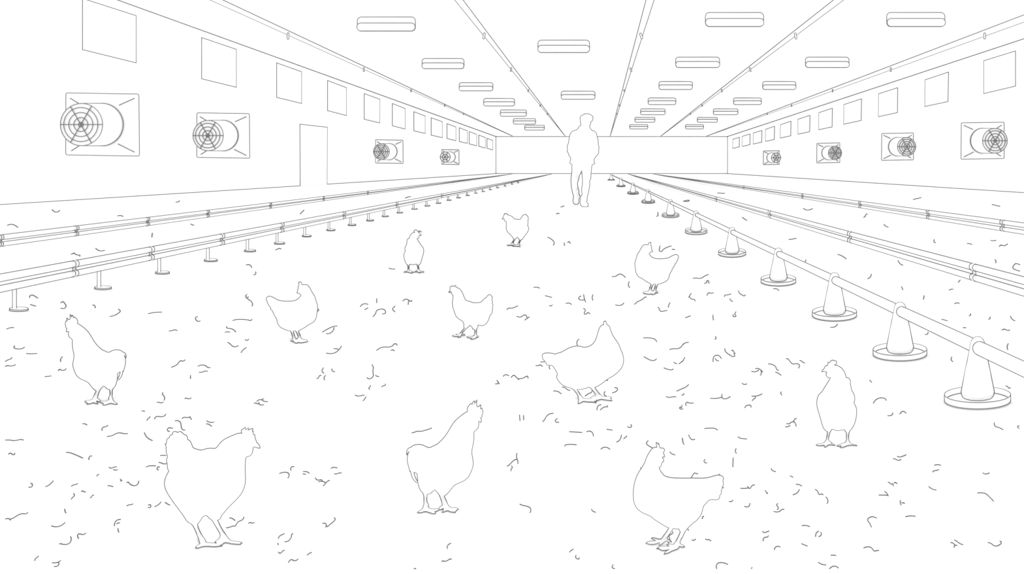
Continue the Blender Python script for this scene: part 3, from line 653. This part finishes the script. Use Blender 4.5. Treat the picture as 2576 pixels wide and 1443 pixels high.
STRAW = """0 481
394,137 408,151 422,156 440,152 450,143
1327,80 1345,79 1354,70
887,185 912,182 928,189
56,256 75,249 98,250 115,257 135,271
1438,246 1462,256
1149,314 1146,344
2293,141 2264,170
536,474 547,470 556,464 572,475 585,480 602,481 602,490
722,429 742,444 760,449 789,444
2078,441 2092,436 2104,430 2122,434
1857,555 1877,552 1890,558 1899,574
1929,606 1929,620 1923,628 1913,628
224,800 226,786 240,781 260,788 285,805
229,853 270,865
458,840 476,831 490,846 498,862 492,878 458,881
698,858 710,857 719,878
893,888 908,903 900,912 870,932 828,943
1118,922 1170,912 1222,910
1492,945 1478,948 1474,957 1485,974 1495,980 1510,976
1755,973 1785,966 1830,965 1870,969 1893,973 1900,963
1863,777 1853,787 1855,797 1872,812 1900,835 1905,848 1902,865
1859,800 1868,797 1877,797
50,1037 80,1028 105,1027
1273,1053 1295,1050 1315,1044 1336,1048
1708,1018 1713,1030 1735,1033 1757,1040 1780,1060
1697,1062 1717,1059 1735,1062
2433,1060 2480,1033 2512,1019 2545,1015
2520,1025 2516,1042 2500,1062 2482,1072 2462,1073
1850,1116 1862,1124 1876,1114
1718,1138 1735,1148 1752,1165 1768,1172 1798,1162
1818,1215 1834,1194 1858,1177
110,1163 105,1178 120,1186 145,1188 168,1185 184,1174
199,1222 230,1224 280,1222
90,1252 80,1263 55,1272 40,1282
40,1321 52,1313 75,1316 100,1314 117,1306
471,1246 458,1262 458,1283
439,1352 446,1342 470,1349 488,1347 498,1336
337,1397 388,1391
1293,1326 1340,1301 1355,1281 1366,1276 1380,1280 1396,1270
1493,1318 1520,1309 1545,1311 1575,1329 1588,1328
1502,1363 1525,1363 1545,1355 1565,1356
1437,1387 1437,1411
2440,1330 2429,1352 2443,1371
2503,1337 2507,1352 2525,1361
2388,1411 2399,1408 2411,1389 2424,1387
2456,1387 2446,1400 2448,1421
2576,1166 2550,1200 2520,1219 2490,1223 2462,1219
2517,1187 2540,1186 2551,1190
2394,883 2405,893 2394,905
@
859 481
482,51 500,43 521,39
358,579 380,585 405,585
142,869 155,853 175,847 200,851
175,892 200,878
266,808 266,839
238,943 255,925 266,898 285,890 318,889 332,902 330,918 307,923
404,865 386,887 404,908
463,826 480,813 497,814 515,825 529,829 530,820
507,821 503,853
265,1199 295,1179 325,1173 358,1174 380,1167 404,1148 414,1150 420,1160
373,1199 387,1194 399,1202
230,1306 240,1325 237,1355 239,1392 225,1408 205,1413 193,1403
257,1387 270,1394 284,1396
1172,1424 1186,1440
1219,1394 1230,1384 1245,1382 1262,1390
1280,1403 1298,1386 1335,1412 1370,1407 1405,1394 1408,1409
1335,1412 1335,1421
1322,942 1350,948 1382,931 1394,935 1400,953
1382,970 1418,946
1248,892 1257,881 1285,880 1330,862
1450,724 1480,723 1495,730
1537,786 1587,799
1567,861 1583,863 1590,855
1693,845 1720,842 1735,852
1807,789 1793,797 1790,808 1800,817 1832,817
1827,777 1832,805 1842,834
1897,778 1892,795 1896,821
1826,882 1840,895 1833,910 1833,922 1840,927 1858,914 1876,922
2067,856 2095,860 2115,855 2130,841
2210,851 2235,831 2265,817 2296,796 2302,797
2040,642 2065,641 2088,627 2107,623 2120,629 2142,649
2170,679 2165,705 2167,716 2176,724
2479,838 2468,858 2466,874
2386,874 2396,880 2400,895 2412,905 2435,901 2457,898
2277,1105 2340,1107 2365,1115 2379,1133
2282,1246 2372,1267 2376,1262
2475,1193 2495,1187 2545,1183 2564,1170 2576,1150
2508,1287 2518,1296 2533,1298
2547,1300 2576,1277
2432,1330 2465,1342 2490,1345 2503,1339
1651,117 1665,116 1678,108
1621,171 1630,165 1644,168
1556,345 1585,361 1605,385 1598,406
1681,387 1683,409
1706,385 1717,378 1726,394
2386,157 2386,182 2378,189
2404,411 2398,435 2400,450 2413,454 2422,443 2488,411
2494,439 2505,436 2515,440
1792,1114 1778,1128 1776,1145 1780,1165
1501,1286 1534,1284
1465,1313 1485,1313 1498,1307 1515,1319
1569,1312 1568,1328 1573,1340
1995,1426 2011,1424
580,305 590,298 603,307
@
1717 481
264,12 318,15
6,74 22,76 38,76 46,73 51,67 38,66 25,69 6,74
451,196 484,219
801,364 858,354
912,128 928,138 948,141 965,137 980,130
1740,61 1799,47
2335,99 2395,113
1366,196 1378,187 1382,175 1395,170
1519,248 1530,260 1552,270
1171,475 1200,485 1235,509
1625,521 1645,548 1662,557
1397,658 1412,650 1425,624
1652,717 1658,730 1661,742
1823,785 1817,814
1899,362 1896,377 1908,388
2147,394 2165,394 2183,400
2326,370 2345,372 2364,369
2389,415 2399,405 2425,410 2452,396
2356,514 2365,524 2361,539
2545,553 2527,546 2512,545 2498,558 2491,572 2495,581 2515,592 2545,601
2095,667 2080,685
2011,744 2022,739 2041,737
2053,847 2068,840 2088,844
2174,922 2167,937 2159,937
2321,946 2318,958 2309,965
2475,940 2480,955 2493,968 2508,976
1955,964 1975,969 1998,976
2116,1029 2128,1027 2139,1029
2411,1045 2425,1038 2445,1045 2460,1049 2467,1042
2457,1147 2449,1170 2453,1193
2031,1248 2027,1270 2040,1284
1828,1078 1845,1077 1853,1060
932,515 925,530
1114,1024 1145,1022 1160,1012 1169,999
685,734 703,734 717,738 726,748
79,655 100,653 125,656 145,652 165,639 195,626
165,694 182,685 183,673 191,671 199,694
65,769 52,793 70,812 92,817 95,826
45,795 53,797
184,784 198,764 215,768 233,764
316,793 318,784 340,780 366,774
358,808 366,823 377,830
421,750 430,767 450,781 466,788 473,779
21,952 37,947 60,937
230,931 230,950 233,970
403,907 395,922 403,940 392,946 382,942 383,928
247,1093 254,1105 244,1115
0,1157 20,1142 47,1138
0,1282 17,1251
230,1284 240,1242 265,1235 280,1242 293,1260
248,1260 260,1275 275,1278
320,1185 322,1203 335,1218 360,1235 383,1246 394,1240 389,1222 401,1220
370,1201 379,1198 388,1210 390,1220
520,1357 556,1358 575,1345
550,1337 565,1334 605,1361
590,1347 595,1370 587,1386
645,1300 675,1304 700,1318 715,1346 726,1350
700,1362 725,1372 743,1386
780,1261 796,1263 812,1283 830,1300 870,1300 882,1308 875,1332
883,1274 900,1280 910,1290 925,1293
1412,1421 1427,1440
@
0 962
1228,74 1225,84 1238,101 1242,118 1238,132
1184,147 1200,148 1215,152 1232,146
1394,120 1402,116 1424,121 1436,119 1441,113
1938,140 1953,129 1974,127 1990,120
1976,128 1988,138 2020,142
1917,156 1930,152 1945,160 1954,157 1952,148
1957,158 1966,168 1978,168 1990,165
1070,212 1093,215
1109,285 1113,274 1127,263 1131,254
1166,273 1175,257 1190,254 1220,256 1240,250 1251,236
1373,270 1384,262 1420,262 1435,256
1434,256 1438,268 1446,276
1319,288 1345,287 1360,297 1366,318 1370,342 1380,354 1396,357
1306,342 1294,343 1280,338 1266,345 1263,358 1270,365 1282,367
1559,288 1585,298 1598,300 1613,296
1556,309 1574,313 1597,328
622,309 642,310 657,319
770,360 771,342 780,335 798,331 814,321
809,408 818,404 838,401 885,380 905,377 930,383 964,384
1089,376 1104,405 1120,420 1150,436
40,432 75,432 105,436 130,433 155,428 177,432
64,539 74,530 86,534 100,543 108,542 111,531
499,525 525,527 560,539 625,568
671,580 672,562 680,554 694,552
823,638 838,644 856,638 868,635 880,634
856,654 868,659 880,658 886,654
1103,635 1125,627 1150,626 1177,626
1208,549 1225,547 1252,549
1198,600 1216,604 1236,612 1258,609
1204,637 1192,634 1185,643 1187,653 1197,658
1243,463 1252,463
731,704 734,696 748,691
907,727 920,738 907,743
956,753 965,749 985,767 1010,776 1028,773 1041,760 1047,741
217,787 235,787 244,775 243,762 230,758
343,784 365,774 402,739
538,781 550,772 575,766 586,759
811,777 832,777 852,784
614,821 624,815 634,821 646,824
555,834 562,848 555,859 543,868 539,878
680,868 687,864 697,850 709,846
956,929 967,922 993,918 1003,913
1118,923 1133,919 1138,928 1133,940 1118,941
1166,935 1195,919 1207,908 1213,898
1246,901 1264,914 1282,922
488,952 492,972 498,983
40,1028 55,1024 70,1026 80,1036
78,1028 100,1020 130,1001 165,987 198,987 210,979
388,1078 410,1085 435,1085 460,1077 490,1054
911,1030 890,1033 874,1043 866,1057 863,1079
880,1064 891,1057 904,1057
891,1098 891,1112 897,1127
446,1216 456,1213 475,1218 500,1219 525,1208 537,1184 533,1159
594,1174 586,1160 586,1146 597,1139 615,1143 635,1143 646,1133
262,1340 267,1326 288,1310 291,1306
394,1357 420,1357 440,1352 456,1340
441,1353 443,1372 433,1382 409,1385
1731,1018 1752,1023 1774,1039
1706,1094 1730,1090 1755,1081 1774,1080 1785,1063 1796,1048 1820,1038 1833,1028 1840,1012
1874,1060 1885,1054 1905,1058 1918,1054
2219,633 2203,633 2193,642 2196,661
2108,685 2130,677 2155,675 2175,681 2181,692 2172,718
2286,670 2305,669 2320,673 2333,682
2286,686 2296,689 2308,689
2498,646 2512,638 2530,639 2545,642
2522,687 2540,687 2560,680 2576,681
2379,717 2394,733 2410,733 2424,731 2432,741
2403,746 2440,745 2458,755
2439,778 2462,751 2478,738 2488,737
2432,1060 2452,1060 2462,1070 2461,1085
2454,1087 2470,1083 2490,1068 2527,1022 2520,1018
2146,1138 2125,1147 2107,1158 2100,1174
2212,1138 2202,1141 2197,1163 2184,1185 2168,1196 2148,1198
2094,1210 2101,1221
2100,1276 2113,1286 2122,1281 2132,1268 2147,1264
2176,1355 2185,1340 2200,1333 2222,1342 2236,1339 2248,1328
2317,1300 2332,1287 2353,1279
@
859 962
218,20 216,30 206,40 213,49
304,31 312,24 329,19 332,9
103,93 125,101 150,97 174,93
185,105 177,119 163,136
1160,8 1172,9 1183,1 1191,9
529,378 548,374 565,367 600,366 630,359 681,342
1343,243 1347,286
1374,246 1374,280
1518,294 1530,280 1550,249 1568,236 1600,231
1628,270 1613,284 1617,295 1642,297
1598,63 1612,62 1635,67 1658,84
1664,33 1680,34 1695,44 1712,56 1726,57
1891,58 1886,72 1864,82 1838,100
2061,38 2072,37 2083,46 2077,60 2043,76
1989,66 1981,78 1983,90 2003,105
1960,165 1942,170 1930,183 1928,205
1952,205 1972,189 1986,182 2006,181 2006,171
1718,369 1816,375
1849,370 1870,364 1888,371 1902,403
1683,478 1690,469 1705,466 1774,468
2000,351 2044,357
2182,314 2189,324 2183,335 2170,337 2159,329
2112,393 2108,413 2095,435 2075,448
2129,424 2137,414 2150,406 2152,399
1957,501 1972,489 1990,486 2006,489 2026,502
2314,438 2302,449 2302,462 2312,471 2350,493
2477,521 2496,538 2518,544
2253,643 2262,644
2529,63 2576,42
2565,93 2576,93
2450,104 2465,110 2485,109 2510,105 2525,107
2576,196 2560,199 2550,190 2555,183 2563,188 2568,168
2571,417 2576,452
1324,531 1320,549 1325,573 1331,594 1331,610
1325,576 1305,582 1285,599 1263,621 1249,629
1282,627 1290,637 1280,651 1280,664
1345,915 1370,925 1405,933 1425,945 1429,958 1422,980
1887,952 1893,965 1918,976
826,1210 805,1222 797,1235 800,1250
757,1349 761,1343 780,1346 800,1340 820,1328 831,1331
1720,1277 1737,1261 1750,1255
1770,1300 1766,1315 1778,1327 1790,1328 1795,1318
2049,1372 2042,1392 2062,1402
546,1402 553,1400 562,1402
2498,1121 2500,1130 2475,1150 2470,1158 2478,1178 2478,1186
2466,1203 2468,1210
@
1717 962
0,44 18,36 46,14
0,92 8,90 9,80
27,172 24,156 33,147 52,153 84,153
0,421 4,448 11,466
208,117 270,116 294,110
297,87 298,106 307,120 325,121 360,104
520,101 560,100 600,84
548,103 549,114 530,128 526,136
469,189 479,175 492,170 515,171 516,185
450,4 466,13 486,8
746,69 739,78 744,85 750,94
165,345 195,343 225,342 250,347 264,357
46,393 56,413 68,427 80,430 93,426
418,407 432,417 455,421 486,424
861,269 845,276 840,288 852,308 857,328
784,307 798,310 818,300 840,290
774,332 788,333 800,328 811,322
1439,154 1455,131 1480,117 1510,115 1532,122 1536,133
1546,248 1570,247 1582,240 1587,227
1639,236 1652,220 1664,215 1675,219 1686,230
2352,302 2353,318 2362,330 2385,337 2418,354
2437,23 2452,29 2465,42 2472,36
2526,333 2533,325 2540,326
2530,339 2540,344
404,495 398,516 402,526 407,532
170,579 162,589 166,600 185,604
382,566 379,635
65,718 78,694 88,682 102,683 116,688
277,687 277,698
298,792 311,790
670,645 676,660 690,667 705,670
811,702 834,712
855,766 880,768 900,779
881,805 866,828 850,839 832,845
1000,804 1020,818 1026,836 1035,843 1048,838 1062,845
1081,861 1093,876 1097,893 1091,910
436,796 475,796 500,791
491,780 506,798 522,778 532,771 545,771
622,813 633,824 637,836 643,830
350,895 370,895 380,885
466,931 485,936 498,933 505,923 508,909
720,912 710,918 712,928 722,938 721,950 714,956
688,970 705,974 727,972 755,954 768,955
161,1006 150,1012 151,1022 145,1025
1550,749 1565,757 1575,764 1585,762 1590,778
1594,756 1606,752 1620,761
1523,820 1535,826 1552,854
1480,847 1545,847
1643,886 1643,907 1649,922
1653,902 1663,906 1670,904 1674,911
1619,555 1635,560 1655,556 1687,542
1588,573 1605,575 1622,584 1637,584 1648,577
1900,622 1917,618 1950,622
1886,673 1896,664 1915,661 1933,655
2266,680 2285,688 2300,686 2315,679
1858,783 1888,803 1915,808
2225,831 2260,830 2290,838 2315,860 2347,893
1465,1021 1430,1010 1408,1017 1396,1032 1412,1060 1425,1088
1681,1010 1715,1004 1758,1007
900,1078 920,1075 960,1085
603,1120 618,1130 635,1124 653,1117
608,1193 610,1175 622,1165 640,1163 648,1153
1028,1119 1013,1127 1003,1160
1042,1127 1048,1140 1042,1152 1027,1160
69,1186 90,1186 98,1177
172,1177 184,1183 202,1183 215,1193
38,1098 46,1114
694,1259 697,1243 710,1234 738,1238
897,1213 942,1232
1366,1245 1400,1237 1420,1240 1435,1256 1447,1269 1465,1265 1482,1265
1119,1301 1145,1300 1159,1304
1024,1354 1060,1371 1083,1373
1108,1402 1135,1384 1155,1384 1177,1397
258,1402 255,1377 268,1359 290,1356 320,1360 342,1370
524,1392 519,1402
2021,1205 2037,1207 2052,1222 2048,1241
2052,1223 2073,1226
2050,1185 2070,1196 2100,1216 2117,1221
2303,1204 2325,1210 2350,1228 2370,1231 2388,1223 2404,1208 2402,1196 2393,1195
"""
# ------------------------------------------------------------ litter strewn on the floor
sb = MB()
for tile in STRAW.strip().split('@'):
    L = tile.strip().split('\n')
    if not L or not L[0]: continue
    ox, oy = (float(v) for v in L[0].split())
    for line in L[1:]:
        q = [(x/2.9988+ox, y/2.9988+oy) for x, y in pl(line)]
        q = smooth(q, 5, False, 112)
        pts = []
        for x, y in q:
            d = CAMZ * F / (y - CY); rr_ = .0005 * d
            pts.append(ground(x, y, rr_ * 1.05))
        sb.bead(pts, 1.9, n=6, m=STRAWM)
o = sb.build('straw_litter'); tag(o, 'short curled bits of straw scattered all over the barn floor', 'straw', None, 'stuff')

# ------------------------------------------------------------ camera, world, colour
for o in scene.objects:
    if '_at' in o: del o['_at']
w = bpy.data.worlds.new('daylight'); scene.world = w; w.use_nodes = True
w.node_tree.nodes['Background'].inputs['Color'].default_value = (1, 1, 1, 1)
w.node_tree.nodes['Background'].inputs['Strength'].default_value = 1.0
cd = bpy.data.cameras.new('camera'); cam = bpy.data.objects.new('camera', cd); col.objects.link(cam)
cam.location = CAM; cam.rotation_euler = (math.radians(90), 0, 0)
cd.sensor_width = 36; cd.lens = F * 36 / W; cd.clip_start = .05; cd.clip_end = 500
cd.shift_x = (W/2 - CX) / W; cd.shift_y = (CY - H/2) / W
scene.camera = cam
vs_ = scene.view_settings; vs_.view_transform = 'Standard'; vs_.look = 'None'; vs_.gamma = 1.0; vs_.use_curve_mapping = False
vs_.exposure = EXPOSURE
w.cycles.sampling_method = 'NONE'
scene.cycles.max_bounces = 40; scene.cycles.diffuse_bounces = 40; scene.cycles.transmission_bounces = 40
scene.cycles.sample_clamp_indirect = 0
